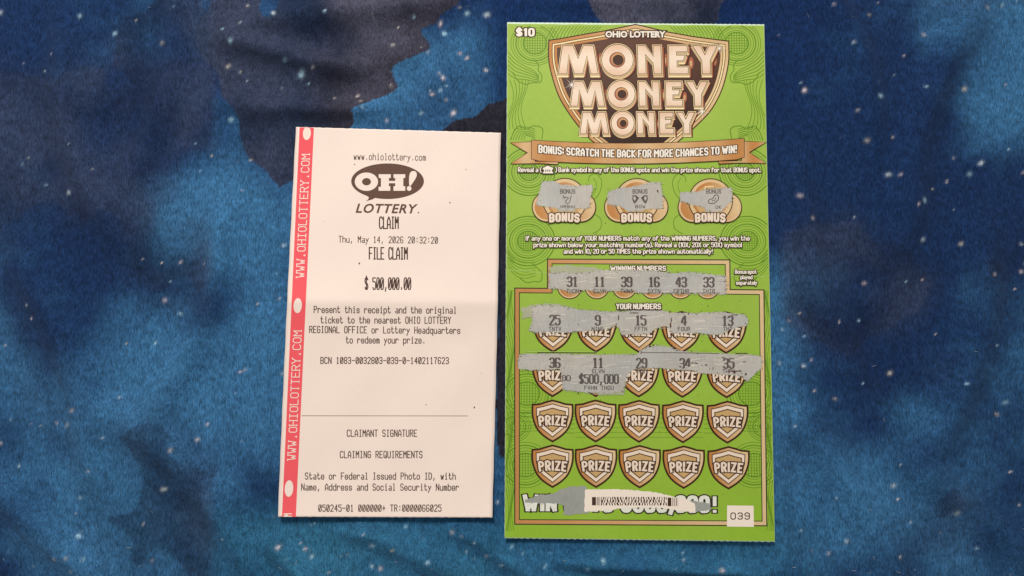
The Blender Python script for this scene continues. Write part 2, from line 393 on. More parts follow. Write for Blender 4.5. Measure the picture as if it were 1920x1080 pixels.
def make_fabric():
    x0, x1, y0, y1, st = -0.30, 0.30, -0.20, 0.20, 0.00072
    nx, ny = int((x1 - x0) / st), int((y1 - y0) / st)
    gx, gy = np.meshgrid(np.linspace(x0, x1, nx + 1), np.linspace(y0, y1, ny + 1))
    X, Y = P(gx, gy)
    # ---- folds
    H = np.zeros_like(X)
    def ridge(ax, ay, bx, by, w, h, bend=0.0):
        nonlocal H
        l = math.hypot(bx - ax, by - ay); ux, uy = (bx - ax) / l, (by - ay) / l
        s = ((X - ax) * ux + (Y - ay) * uy) / l; d = -(X - ax) * uy + (Y - ay) * ux
        d = d + bend * np.sin(np.clip(s, -0.3, 1.3) * math.pi) + 9 * (vnoise(X, Y, 90, 5) - 0.5)
        fade = sstep(-0.35, 0.15, s) * sstep(1.35, 0.85, s)
        H = H + h * fade * np.exp(-(d / w) ** 2)
    ridge(470, 50, 800, 14, 26, 4.6, 8); ridge(440, 84, 640, 128, 22, 5.2); ridge(440, 196, 690, 212, 24, 4.2, -8)
    ridge(600, 140, 790, 92, 32, 3.0); ridge(660, 985, 860, 1075, 26, 4.4); ridge(860, 985, 1010, 1085, 24, 4.4)
    ridge(505, 1016, 590, 1090, 22, 4.2); ridge(780, 190, 900, 60, 34, 2.2); ridge(505, 300, 520, 520, 14, 1.3); ridge(500, 640, 500, 900, 18, 1.4)
    ridge(330, -40, 250, 330, 28, 4.0, 26); ridge(120, 60, 210, 420, 32, 4.7, -30); ridge(420, 420, 300, 760, 30, 4.0, 30)
    ridge(60, 520, 180, 860, 36, 4.7, 20); ridge(250, 800, 470, 1060, 32, 4.3, 20); ridge(-20, 900, 190, 1100, 32, 4.0)
    ridge(1530, -30, 1640, 260, 32, 4.3, 24); ridge(1800, 60, 1700, 420, 35, 4.7, -26); ridge(1500, 360, 1600, 690, 27, 3.4, -20)
    ridge(1850, 480, 1760, 820, 36, 4.7, 24); ridge(1500, 800, 1680, 1080, 32, 4.3, 18); ridge(1090, 1052, 1400, 1072, 17, 4.7)
    ridge(1000, 8, 1380, -6, 20, 1.3); ridge(1720, 880, 1960, 1060, 32, 4.0)
    H += 3.2 * (fbm(X, Y, 230, 21, 3) - 0.5) + 0.5 * (fbm(X, Y, 60, 31, 3) - 0.5)
    dq = np.minimum(quad_dist(X, Y, RQ), quad_dist(X, Y, TQ))
    H *= sstep(-4, 40, dq); H += -0.12 + 0.10 * (fbm(X, Y, 50, 41, 2) - 0.5)
    H = np.minimum(H, np.where(dq < 8, 0.02, 9))
    Z = H * MM
    # ---- the galaxy print
    def c3(r, g, b): return np.array(col(r, g, b)[:3])
    wx = X + 26 * (fbm(X, Y, 60, 51, 3) - 0.5); wy = Y + 26 * (fbm(X, Y, 60, 61, 3) - 0.5)
    f = fbm(X, Y, 300, 71, 5); g = fbm(X, Y, 420, 83, 4)
    t = sstep(0.38, 0.70, f)[..., None]
    blue = c3(24, 46, 82) * (1 - t) + c3(58, 104, 142) * t
    k = fbm(X, Y, 120, 97, 4)[..., None]
    k2 = sstep(.25, .75, k); dark = c3(26, 34, 54) * (1 - k2) + c3(76, 74, 90) * k2
    # dark cloud with hard watercolour edges: traced where the photo shows it, free elsewhere
    bound = smooth([(864, -60), (864, 0), (848, 16), (827, 30), (817, 44.5), (791.5, 54), (794, 70), (805.6, 84), (801, 97), (766, 114),
             (736.5, 128), (740, 150), (746, 162), (735, 173), (702.5, 187.5), (677, 201.5), (661, 211), (665, 227), (640, 262), (600, 300), (560, 330)], 3)
    cloud = bound + smooth([(524, 352), (496, 318), (470, 300), (452, 262), (446, 214), (418, 180), (404, 130), (372, 96), (366, 50), (392, 10), (400, -60)], 3)
    m1 = inside(X, Y, cloud)
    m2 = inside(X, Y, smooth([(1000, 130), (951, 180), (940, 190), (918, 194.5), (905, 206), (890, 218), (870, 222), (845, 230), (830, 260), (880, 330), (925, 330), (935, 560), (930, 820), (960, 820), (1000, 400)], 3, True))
    m3 = inside(X, Y, smooth([(1120, -50), (1110, 20), (1180, 60), (1330, 50), (1350, 12), (1370, -50)], 3, True))
    stepf = fbm(wx, wy, 430, 113, 4)
    out = sstep(420, 380, X) + sstep(1452, 1490, X)
    m4 = (0.28 * (stepf > 0.59) + 0.42 * sstep(.48, .66, stepf)) * sstep(0.78, 0.62, stepf) * out
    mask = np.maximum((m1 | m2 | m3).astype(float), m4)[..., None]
    # light rim where the blue meets the dark edge, deep navy away from it
    e1 = np.full(X.shape, 1e9)
    for i in range(0, len(bound) - 1, 2): e1 = np.minimum(e1, np.hypot(X - bound[i][0], Y - bound[i][1]))
    glow = (np.exp(-e1 / 95) * (X > 640) * (Y < 320) * sstep(20, 130, Y))[..., None]
    blue = blue * (1 - glow * .9) + c3(62, 108, 146) * glow * .9
    lo = (sstep(900, 1010, Y) * sstep(300, 480, X) * sstep(1600, 1400, X))[..., None]
    blue = blue * (1 - lo * .75) + (c3(26, 66, 104) * (1 - k) + c3(62, 124, 152) * k) * lo * .75
    navy = (sstep(860, 960, X) * sstep(320, 160, Y) * .92 * sstep(1620, 1380, X))[..., None]
    blue = blue * (1 - navy) + c3(18, 40, 80) * navy
    edgeblue = (np.exp(-((X - 508) / 18) ** 2 - ((Y - 10) / 34) ** 2) > .4).astype(float)[..., None]
    mask = mask * (1 - edgeblue)
    br = (m1 * np.exp(-e1 / 70))[..., None]; dark = dark * (1 - br * .7) + c3(58, 52, 60) * br * .7
    nv = (sstep(640, 540, X) * m1)[..., None]; dark = dark * (1 - nv * .6) + c3(30, 46, 72) * nv * .6
    ob = (np.clip(out, 0, 1) * .7)[..., None]; dark = dark * (1 - ob) + (c3(22, 32, 56) * (1 - k2) + c3(44, 56, 80) * k2) * ob
    gm = (m2.astype(float))[..., None]; dark = dark * (1 - gm * .85) + c3(38, 35, 42) * gm * .85  # gap between the sheets: dark cloud print, dyed deeper partly for its shade
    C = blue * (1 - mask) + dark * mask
    # ---- stars
    rnd = random.Random(3); stars = []
    A = [(520, 35, 4, 1), (614, 30, 3, 1), (777, 35, 3, .6), (747, 52, 1.5, 1), (738, 87, 3.5, .8), (540, 120, 4, .5), (568, 143, 7.5, .75), (593, 135, 3, .5), (733, 160, 2.5, 1), (671, 181, 3.5, .9),
         (678, 192, 3, .7), (629, 186, 3, .5), (876, 26, 5.5, .7), (913, 28, 6.5, .6), (826, 45, 5, .8), (833, 63, 5, .9), (863, 103, 4, .6), (876, 111, 4, .9), (911, 131, 4, .8), (831, 148, 4.5, .9), (824, 140, 3, .7),
         (811, 178, 4.5, .8), (826, 170, 4, .9), (837, 162, 3, .6), (836, 187, 3.5, .6), (790, 212, 4, .9), (850, 211, 6, .75), (725, 226, 4, .5), (681, 205, 4, .5), (803, 100, 3, .6), (862, 15, 3, .6),
         (700, 1021, 5.5, .9), (738, 1028, 4, .9), (527, 1022, 5, .8), (573, 1029, 4, .8), (585, 1043, 5, .8), (761, 987, 4, .6), (848, 997, 5, .6), (866, 1003, 3, .6), (890, 1014, 3.5, .9), (804, 1050, 5, .9),
         (713, 1067, 5, .7), (697, 1063, 4, .6), (912, 1040, 3, .6), (940, 1057, 5, .6), (874, 1034, 3, .5), (960, 1024, 3.5, .8), (1129, 1048, 5, .8), (1100, 1064, 4, .8), (1349, 1065, 5, .8), (1280, 1048, 3, .5), (1022, 1060, 4, .6), (933, 942, 4, .6), (528, 700, 3, .6), (532, 460, 4, .6), (524, 560, 3, .7)]
    stars += A
    for _ in range(760):
        x, y = rnd.uniform(-420, 2340), rnd.uniform(-380, 1500)
        if 505 < x < 1460 and -10 < y < 1090: 
            stars.append((x, y, rnd.uniform(1.2, 2.6), rnd.uniform(.3, .8)))
        else: stars.append((x, y, rnd.choice([1.5, 2, 2.5, 3, 3.5, 4.5, 5.5]), rnd.uniform(.4, .9)))
    for sx, sy, r, s_ in stars:
        wpt = U(sx, sy); ci = int((wpt[0] - x0) / (x1 - x0) * nx); cj = int((wpt[1] - y0) / (y1 - y0) * ny); w = 8
        a, b, c, d = max(0, cj - w), min(ny + 1, cj + w), max(0, ci - w), min(nx + 1, ci + w)
        if a >= b or c >= d: continue
        dx, dy = X[a:b, c:d] - sx, Y[a:b, c:d] - sy; sq = rnd.uniform(.75, 1.3); an = rnd.uniform(0, 3)
        ddx = dx * math.cos(an) + dy * math.sin(an); ddy = -dx * math.sin(an) + dy * math.cos(an)
        fall = np.exp(-((ddx * sq) ** 2 + (ddy / sq) ** 2) / (r * .72) ** 2)[..., None] * s_
        tint = rnd.choice([c3(206, 214, 222), c3(170, 200, 214), c3(222, 200, 196), c3(196, 182, 168)])
        C[a:b, c:d] = C[a:b, c:d] * (1 - fall) + tint * fall
    global zs
    zs = lambda x, y: float(Z[min(ny, max(0, int((y - y0) / (y1 - y0) * ny + .5))), min(nx, max(0, int((x - x0) / (x1 - x0) * nx + .5)))])
    V = np.stack([gx, gy, Z], -1).reshape(-1, 3)
    idx = np.arange((nx + 1) * (ny + 1)).reshape(ny + 1, nx + 1)
    F = np.stack([idx[:-1, :-1], idx[:-1, 1:], idx[1:, 1:], idx[1:, :-1]], -1).reshape(-1, 4)
    me = bpy.data.meshes.new('fabric'); me.vertices.add(len(V)); me.vertices.foreach_set('co', V.ravel().astype(np.float32))
    me.loops.add(F.size); me.loops.foreach_set('vertex_index', F.ravel().astype(np.int32))
    me.polygons.add(len(F)); me.polygons.foreach_set('loop_start', np.arange(0, F.size, 4, dtype=np.int32))
    me.polygons.foreach_set('use_smooth', np.ones(len(F), bool)); me.update()
    ca = me.attributes.new('dye', 'FLOAT_COLOR', 'POINT')
    ca.data.foreach_set('color', np.concatenate([C.reshape(-1, 3), np.ones((len(V), 1))], 1).ravel().astype(np.float32))
    m, N, L, B = nodes('brushed_galaxy_fabric')
    at = N.new('ShaderNodeAttribute'); at.attribute_name = 'dye'
    tc = N.new('ShaderNodeTexCoord'); mp = N.new('ShaderNodeMapping'); mp.inputs['Scale'].default_value = (1, 0.22, 1); mp.inputs['Rotation'].default_value = (0, 0, R(8))
    L.new(tc.outputs['Object'], mp.inputs[0])
    n1 = N.new('ShaderNodeTexNoise'); n1.inputs['Scale'].default_value = 2500; n1.inputs['Detail'].default_value = 3; n1.inputs['Distortion'].default_value = 0.6
    L.new(mp.outputs[0], n1.inputs['Vector'])
    n2 = N.new('ShaderNodeTexNoise'); n2.inputs['Scale'].default_value = 380; n2.inputs['Detail'].default_value = 6; L.new(tc.outputs['Object'], n2.inputs['Vector'])
    mr = N.new('ShaderNodeMapRange'); mr.inputs[1].default_value = .28; mr.inputs[2].default_value = .72; mr.inputs[3].default_value = .5; mr.inputs[4].default_value = 1.55
    L.new(n1.outputs[0], mr.inputs[0])
    mr2 = N.new('ShaderNodeMapRange'); mr2.inputs[1].default_value = .3; mr2.inputs[2].default_value = .7; mr2.inputs[3].default_value = .78; mr2.inputs[4].default_value = 1.22
    L.new(n2.outputs[0], mr2.inputs[0])
    mu = N.new('ShaderNodeMath'); mu.operation = 'MULTIPLY'; L.new(mr.outputs[0], mu.inputs[0]); L.new(mr2.outputs[0], mu.inputs[1])
    sc = N.new('ShaderNodeVectorMath'); sc.operation = 'SCALE'; L.new(at.outputs['Color'], sc.inputs[0]); L.new(mu.outputs[0], sc.inputs['Scale'])
    L.new(sc.outputs[0], B.inputs['Base Color']); B.inputs['Roughness'].default_value = 0.9; B.inputs['Specular IOR Level'].default_value = 0.1
    B.inputs['Sheen Weight'].default_value = 0.06; B.inputs['Sheen Tint'].default_value = (0.45, 0.62, 0.9, 1); B.inputs['Sheen Roughness'].default_value = 0.5
    bp = N.new('ShaderNodeBump'); bp.inputs['Strength'].default_value = 0.55; bp.inputs['Distance'].default_value = 0.0005
    L.new(n1.outputs[0], bp.inputs['Height']); L.new(bp.outputs[0], B.inputs['Normal'])
    me.materials.append(m)
    o = bpy.data.objects.new('fabric', me); COL.objects.link(o)
    tag(o, 'soft brushed fabric printed with a navy and blue starry galaxy', None, None, 'structure')
make_fabric()
def lint():
    rnd = random.Random(8); v = []; f = []
    spots = [(702, 38, 15, 80), (762, 10, 6, 40), (960, 70 - 40, 7, 10), (596, 170, 7, 60), (1040, 1072, 9, 30), (560, 1050, 8, 100)]
    spots += [(rnd.uniform(-60, 1980), rnd.choice([rnd.uniform(-20, 30), rnd.uniform(1030, 1090), rnd.uniform(0, 1080)]), rnd.uniform(4, 11), rnd.uniform(0, 180)) for _ in range(70)]
    for x, y, l, a in spots:
        if 490 < x < 1480 and 225 < y < 990 or 930 < x < 1480 and 20 < y < 1030: continue
        c = rnd.uniform(-.5, .5); pr = None; w = .00006
        for k in range(7):
            t = (k / 6 - .5) * l; an = R(a) + c * k / 6
            q = Vector(U(x + t * math.cos(an), y + t * math.sin(an), 0.0)); q.z = zs(q.x, q.y) + .00025; n0 = len(v)
            d = Vector((-math.sin(an), math.cos(an), 0)) * w
            v.extend([q + d, q - d, q + Vector((0, 0, w * 1.6))])
            if k: 
                b = n0 - 3
                for e in range(3): f.append((b + e, b + (e + 1) % 3, n0 + (e + 1) % 3, n0 + e))
    me = bpy.data.meshes.new('lint'); me.from_pydata([tuple(p) for p in v], [], f); me.materials.append(ink('lint_fibre', (190, 186, 184), var=.1))
    o = bpy.data.objects.new('lint', me); COL.objects.link(o)
    tag(o, 'tiny pale lint fibres scattered on the galaxy fabric', 'lint', None, 'stuff')
lint()

# ================================================================== RECEIPT
rec = empty('receipt', U(722, 600, 0.0))
tag(rec, 'cream lottery claim receipt with a red left stripe and a fold across the middle', 'receipt')
def r_edge(x, y, u, v):
    if v in (0, 1): y += 0.45 * math.sin(x * 0.9) * math.sin(x * 0.37)
    x += 1.3 * math.sin(math.pi * v * 1.0) * (-1 if u < .5 else 1) * abs(2 * u - 1) ** 8 + .25 * math.sin(y * .08) * abs(2 * u - 1) ** 8
    return x, y
sheet('paper', RQ, z_receipt, 60, 260, 0.07 * MM, 'paper', rec, r_edge)
# red stripe with white ovals and lettering
def stripe_x(y, side): t = (y - 238) / 732; return (561.7 + (528.6 - 561.7) * t) if side == 0 else (588.6 + (554.7 - 588.6) * t)
p = Print(z_receipt)
n = 260; pts = [(stripe_x(238.4 + i * 731.6 / n, 0), 238.9 + i * 730 / n) for i in range(n + 1)]; pts2 = [(stripe_x(238.4 + i * 731.6 / n, 1), 239.6 + i * 729.4 / n) for i in range(n + 1)]
p.tri(pts + pts2, [t for i in range(n) for t in ((i, i + 1, n + 2 + i), (i, n + 2 + i, n + 1 + i))], 'red', 1)
stripe = p.build('red_stripe', rec)
for cx, cy, rx, ry in ((575.4, 250, 7.4, 12.5), (558.2, 573, 7.8, 14), (541.8, 916, 8, 15.5)):
    p = Print(z_receipt); o = ell(cx, cy, rx, ry, 36)
    o = [(x - (y - cy) * .046, max(y, 239.8)) for x, y in o]
    p.poly(o, 'paper', 2); p.build('oval', stripe)
def up(xc, yb):          # lettering that reads upwards along the stripe
    return lambda x, y: (xc + y + (x) * 0.047, yb - x)
for xc, yb, s, ln in ((565.8 - 0.5, 520, 'WWW.OHIOLOTTERY.COM', 232), (549.8 - 0.5, 862, 'WWW.OHIOLOTTERY.COM', 243)):
    p = Print(z_receipt)
    stroketext(p, s, 0, ln, 4.5, 14.5, 'cream', 2, 1.45, gap=0.3, frame=up(xc, yb), serif=True, zero='o0')
    p.build('website_lettering', stripe)
p = Print(z_receipt); stroketext(p, 'M', 0, 5, 5, 14.5, 'cream', 2, 1.6, gap=0.2, frame=up(541.5, 968)); p.build('website_lettering', stripe)
# logo
p = Print(z_receipt)
tail = [(703.7, 370.2), (697.5, 374.2), (686, 377.2), (690.5, 373.5), (691.8, 370), (689, 365.8)]
e = ell(726.7, 339.8, 68.2, 33.4, 72)
i0 = min(range(72), key=lambda i: math.hypot(e[i][0] - 703.7, e[i][1] - 370.5)); i1 = min(range(72), key=lambda i: math.hypot(e[i][0] - 688, e[i][1] - 366))
p.poly(e[:i0 + 1] + tail[1:5] + e[i1:], 'thermal_solid', 1)
logo = p.build('logo', rec)
p = Print(z_receipt); p.poly([ell(687, 340.7, 21.8, 17.2, 48), ell(687.2, 340.7, 8.4, 6.9, 32)[::-1]], 'paper', 2); p.build('logo_letter', logo)
hx = [(0, 0), (23, 0), (23, 7), (19.4, 7), (19.4, 12.6), (31.2, 12.6), (31.2, 7), (28, 7), (28, 0), (50, 0), (50, 7), (46.4, 7), (46.4, 22.4), (50, 22.4), (50, 31), (28, 31), (28, 22.4), (31.2, 22.4), (31.2, 16.8), (19.4, 16.8), (19.4, 22.4), (22, 22.4), (22, 31), (0, 31), (0, 23.6), (4.5, 23.6), (4.5, 7), (0.5, 7)]
p = Print(z_receipt); p.poly([(709.8 + x, 326.7 + y) for x, y in hx], 'paper', 2); p.build('logo_letter', logo)
p = Print(z_receipt); p.poly(smooth([(767.4, 347), (767, 334), (768.6, 325), (773, 320.8), (779, 321.6), (781.4, 326), (780, 333), (770.6, 347.4)], 4, True), 'paper', 2)
p.poly(ell(767.1, 353.4, 4.4, 4.5, 20), 'paper', 2); p.build('logo_letter', logo)
p = Print(z_receipt); text(p, 'LOTTERY', 667.5, 782, 398.5, 16.2, [('thermal_solid', 1, 0.028)], shear=0.28, slope=0.012, space=1.12)
p.poly(ell(784.5, 398.6, 1.4, 1.4, 10), 'thermal_solid', 1); p.build('logo_lettering', logo)
for s, x0, x1, y, cap, w, mat, sl in (
        ('www.ohiolottery.com', 663.5, 799, 299.3, 12, 1.35, 'thermal', 0.012), ('CLAIM', 711.5, 747.5, 428.4, 21.5, 2.3, 'thermal_bold', 0),
        ('Thu, May 14, 2026 20:32:20', 635.5, 821.5, 454.3, 11.6, 1.5, 'thermal', 0.011), ('FILE CLAIM', 692.5, 764.5, 485.7, 21.5, 2.3, 'thermal_bold', 0.004),
        ('$ 500,000.00', 684.5, 771, 542.6, 21.5, 2.1, 'thermal_bold', 0),
        ('Present this receipt and the original', 589, 856.5, 586.3, 12, 1.7, 'thermal', 0.005), ('ticket to the nearest OHIO LOTTERY', 601.5, 846, 605.8, 12, 1.7, 'thermal', 0.003),
        ('REGIONAL OFFICE or Lottery Headquarters', 580.5, 863.5, 623.8, 12, 1.7, 'thermal', 0.006), ('to redeem your prize.', 649, 798, 643.4, 12, 1.7, 'thermal', 0.002),
        ('BCN 1083-0032803-039-0-1402117623', 601.5, 842, 681.6, 11.6, 1.7, 'thermal', 0.002), ('CLAIMANT SIGNATURE', 651, 782.5, 818.4, 12.2, 1.7, 'thermal', 0),
        ('CLAIMING REQUIREMENTS', 638, 792.5, 858.4, 12.2, 1.7, 'thermal', 0), ('State or Federal Issued Photo ID, with', 572.5, 855, 898.6, 12, 1.7, 'thermal', 0.001),
        ('Name, Address and Social Security Number', 565.5, 861, 919.2, 12, 1.7, 'thermal', 0.001), ('050245-01 000000+ TR:0000066025', 597.5, 828, 958.8, 12, 1.7, 'thermal', 0)):
    p = Print(z_receipt); stroketext(p, s, x0, x1, y, cap, mat, 1, w, slope=sl, gap=0.34 if cap < 20 else 0.3); p.build('text_line', rec)
p = Print(z_receipt)
for x in range(566, 878, 4): p.stroke([(x, 779.6 + (x - 566) * .001), (x + 3.6, 779.6 + (x - 566) * .001)], 1.0, 'thermal', 1)
p.build('signature_line', rec)
for x, y, r in ((665, 308.5, 1.0), (874, 318, .8), (843.5, 380, 1.2), (673.8, 494, 1.6), (889.3, 764, 1.5), (799, 759, .9), (608, 415, .6), (902, 700, .6)):
    p = Print(z_receipt); p.poly(ell(x, y, r, r * 1.3, 8), 'thermal', 1); p.build('print_speck', rec)

# ================================================================== TICKET
tik = empty('scratch_ticket', U(1199, 530, 0.0))
tag(tik, 'green scratch-off lottery ticket with a gold shield title and partly scratched numbers', 'lottery ticket')
ZT = z_ticket
def scallop(x, y, u, v):
    if v == 0: y += 1.1 * abs(math.sin(x * math.pi / 9.0)) + 0.3 * math.sin(x * .7)
    if v == 1: y -= 1.2 * abs(math.sin(x * math.pi / 11.0)) + 0.3 * math.sin(x * .5)
    if u == 0: x += 0.3 * math.sin(y * .31) * math.sin(y * .11)
    return x, y
sheet('card', TQ, ZT, 200, 180, 0.28 * MM, 'core', tik, scallop)
p = Print(ZT); gq = [(951.8, 44.4), (1432.3, 48.2), (1452.6, 1014.6), (946.6, 1007.6)]; W = 41; pts = []
for j in range(181):
    for i in range(W):
        x, y = in_quad(i / 40, j / 180, gq)
        if j == 0: y += 0.6 * math.sin(x * .9) * math.sin(x * .23) + .4 * math.sin(x * 2.1)
        pts.append((x, y))
p.tri(pts, [t for j in range(180) for i in range(40) for t in ((j * W + i, (j + 1) * W + i, (j + 1) * W + i + 1), (j * W + i, (j + 1) * W + i + 1, j * W + i + 1))], 'green', 1,
      tone=lambda x, y: min(1, max(0, (y - 40) / 970 * .8 + .12 * math.sin(x * .03) * math.sin(y * .024))), L=40)
p.build('green_background', tik)
AX = lambda y: 1192 + (y - 60) * 0.0092                       # the ticket's middle line
p = Print(ZT)
def gl(pts, w=0.9, both=True):
    w *= 1.55
    def keep(q):
        run = []
        for x, y in q:
            l = 951.8 - (y - 44) * .0054 + 1; r = 1432 + (y - 48) * .021 - 1
            if l < x < r and 49 < y < 1005: run.append((x, y))
            else:
                if len(run) > 1: p.stroke(run, w, 'line', 2 + LJ[0] % 7 * .08); LJ[0] += 1
                run = []
        if len(run) > 1: p.stroke(run, w, 'line', 2 + LJ[0] % 7 * .08); LJ[0] += 1
    keep(pts)
    if both: keep([(2 * AX(y) - x, y) for x, y in pts])
LJ = [0]
def rosette(cx, cy, r0, r1, st, grid=True, a0=0, a1=360):
    r = r0; k = 0
    while r <= r1: gl(ell(cx, cy, r, r * .92, 56, a0, a1 - .1), 0.7 + .7 * (k % 3 == 0)); r += st * (1 + .25 * (k % 2)); k += 1
    if grid:
        for q in range(-4, 5):
            h = math.sqrt(max(0, r0 ** 2 - (q * r0 / 4.6) ** 2))
            gl([(cx + q * r0 / 4.6, cy - h * .9), (cx + q * r0 / 4.6, cy + h * .9)], .8); gl([(cx - h, cy + q * r0 / 4.6), (cx + h, cy + q * r0 / 4.6)], .6)
rosette(1003, 81, 22, 50, 4.2); rosette(992, 322, 18, 52, 4.5); rosette(990, 452, 20, 54, 4.5); rosette(988, 738, 24, 48, 5); rosette(985, 872, 24, 48, 5); rosette(965, 800, 8, 34, 4, False)
for k in range(15): gl([(1036 + k * 6.5, 50), (1030 + k * 6.0, 62), (1022 + k * 6.5, 76)], .8)
for k in range(6):
    gl(smooth([(953, 98 + k * 8), (966, 112 + k * 7), (984, 124 + k * 5), (1000, 132 + k * 4), (1010, 142 + k * 2)], 4), .9)
    gl([(956 + k * 5.6 + 7 * math.sin((y - 150) / 19 + k * .35), y) for y in range(150, 246, 4)], .8)
    gl([(950 + k * 2.6 + 4 * math.sin(y / 21 + k * .6), y) for y in range(545, 1000, 5)], .7)
    gl(smooth([(957 + k * 5, 262), (966 + k * 4, 244 + k * 2), (984 + k * 3, 238 + k * 4), (1003, 242 + k * 4)], 4), .8)
    gl(smooth([(952, 470 + k * 6), (966, 486 + k * 6), (984, 492 + k * 6), (1004, 492 + k * 5)], 4), .8)
gl(smooth([(1001, 112), (1010, 122), (1009, 131), (1016, 142), (1013, 154), (998, 155), (985, 158), (970, 150), (962, 136)], 4), 1.1)
gl(smooth([(958, 262), (964, 245), (974, 236), (988, 242), (1000, 236), (1017, 241), (1016, 260)], 4), 1.1)
gl(smooth([(998, 494), (1010, 505), (1016, 512), (1014, 527), (1000, 528), (988, 530), (975, 522)], 4), 1.1)
for xx in (1117, ):
    gl(smooth([(1103, 340), (1106, 330), (1118, 326), (1128, 340), (1124, 362), (1112, 376), (1104, 388), (1112, 400), (1126, 410), (1126, 428), (1112, 438)], 5), .9)
    gl(smooth([(1112, 334), (1118, 344), (1116, 358), (1108, 370)], 4), .7)
for k in range(6): gl([(x, 775 + k * 7 + 2 * math.sin(x / 23 + k)) for x in range(975, 1080, 6)], .7); gl([(x, 775 + k * 9) for x in range(1080, 1190, 8)], .5)
p.build('line_pattern', tik)

# ---- price and brand line
p = Print(ZT); heavy(p, '$10', 967.5, 1002.5, 68.2, 15.5, 4.6, [('brown', 4, 5.0), ('cream', 5, 0)], gap=3.6, pen=(1, .7)); p.build('price_lettering', tik)

# ---- title shield
SH = [(1191.4, 46.2), (1205, 49), (1250, 60), (1300, 69), (1345, 75), (1366, 77.5)] + smooth([(1366, 78), (1365.5, 118), (1354.5, 164), (1335, 203), (1310, 231), (1274, 263)], 4) + [(1238, 292), (1148, 292)] + smooth([(1109, 263), (1092, 245), (1069, 215), (1048, 180), (1034, 137), (1029, 108), (1029.3, 76)], 4) + [(1050, 73), (1085, 66.5), (1135, 58)]
lr = lambda x, y: min(1, max(0, (x - 1030) / 335 + .25 * math.sin(y * .05)))
p = Print(ZT)
p.poly(offset(SH, 1.4), 'brown', 4); p.poly(offset(SH, -0.7), 'gold', 5, lr); p.poly(offset(SH, -6.0), 'brown', 6); p.poly(offset(SH, -7.3), 'pale', 7); p.poly(offset(SH, -10.2), 'brown', 8)
p.poly(offset(SH, -11.4), 'gold', 9, lr); p.poly(offset(SH, -15.5), 'umber', 10, lambda x, y: min(1, max(0, (y - 90) / 160)))
shield = p.build('title_shield', tik)
for x, y, rx, ry in ((1126, 112, 3, 9), (1191, 115, 3, 9), (1247, 113, 4, 9), (1296, 118, 3, 8), (1138, 178, 3, 8), (1194, 180, 3, 8), (1244, 178, 3, 8), (1284, 182, 2.6, 7), (1146, 232, 2.6, 7), (1194, 233, 2.6, 7), (1235, 232, 2.6, 7), (1340, 112, 3, 8)):
    p = Print(ZT); p.poly(ell(x, y, rx * 1.5, ry * 1.4, 16), 'russet', 11); p.poly(ell(x - .5, y + 1, rx * .7, ry * .75, 14), 'gold', 11.5, .6); p.build('warm_glint', shield)
p = Print(ZT); text(p, 'OHIO LOTTERY', 1136, 1246.5, 69.5, 10.5, [('brown', 12, .17), ('cream', 13, .045)]); p.build('brand_lettering', shield)
LM = {'M': [[(1047.6, 138), (1055, 86), (1074, 86), (1084, 111), (1094, 86), (1112, 86), (1121, 138), (1108.5, 138), (1100.5, 103), (1092, 138), (1077.5, 138), (1066, 101), (1062.5, 138)]],
      'O': [ell(1157.8, 112.6, 29, 29, 44), ell(1157.4, 112, 14, 13.6, 32)],
      'N': [[(1197, 138), (1195.5, 86), (1209, 86), (1225.5, 107), (1225, 86), (1238.5, 86), (1240.5, 138), (1227, 138), (1225, 118), (1209.5, 101), (1211, 138)]],
      'E': [[(1255, 138), (1254, 86), (1288, 86), (1288, 96.5), (1268, 96.5), (1268, 104), (1284, 104), (1281, 113.5), (1269, 113.5), (1269, 126), (1290, 126), (1290, 138)]],
      'Y': [[(1299, 86), (1313, 86), (1321.5, 104), (1330, 86), (1344, 86), (1331, 113), (1331.5, 138), (1317.5, 138), (1316.5, 113)]]}
for r_, (xa, xb, ya, yb) in enumerate(((1047.6, 1344, 86, 138), (1070, 1326, 153.5, 198.5), (1088, 1302, 211, 250.5))):
    kx, ky = (xb - xa) / 296.4, (yb - ya) / 52
    T = lambda q: [(xa + (x - 1047.6) * kx, ya + (y - 86) * ky) for x, y in q]
    p = Print(ZT); l0 = 12
    for ch, loops in LM.items():
        o = T(loops[0]); hole = T(loops[1]) if len(loops) > 1 else None
        p.poly([(x + 5.5 * kx, y + 6 * ky) for x, y in offset(o, 2.2)], 'brown', l0)
        p.poly([(x + 3.2 * kx, y + 4.5 * ky) for x, y in offset(o, 2.4)], 'russet', l0 + 1)
        p.poly([(x + .8, y + 4.6 * ky) for x, y in offset(o, 2.6)], 'pale' if ch in 'MEY' else 'gold', l0 + 2, .9)
        p.poly(offset(o, 3.2), 'brown', l0 + 3); p.poly(offset(o, 2.4), 'pale', l0 + 4); p.poly(offset(o, 1.2), 'brown', l0 + 5)
        p.poly(o, 'face', l0 + 6, lambda x, y: min(1, max(0, .5 + .5 * math.sin((y - ya) / (yb - ya) * 4.2 - .6) + .15 * math.sin(x * .07))), L=9)
        if hole:
            p.poly(offset(hole, .8), 'brown', l0 + 7); p.poly(hole, 'russet', l0 + 8); p.poly(offset([(x + .8, y - .8) for x, y in hole], -1.6), 'gold', l0 + 9, .3)
            p.poly([(x + 1.6 * kx, y + .6) for x, y in offset(hole, -3.6)], 'umber', l0 + 10, .7)
    p.build('title_word', shield)
for cx, cy, r in ((1072, 159, 16), (1316, 209, 17), (1349, 91, 14)):
    p = Print(ZT); star = []
    for k in range(20):
        a = k * math.pi / 10 + .2; rr = r * (1 if k % 4 == 0 else .62) if k % 2 == 0 else r * .1
        star.append((cx + rr * math.cos(a), cy + rr * math.sin(a)))
    p.poly(star, 'cream', 24); p.build('sparkle', shield)

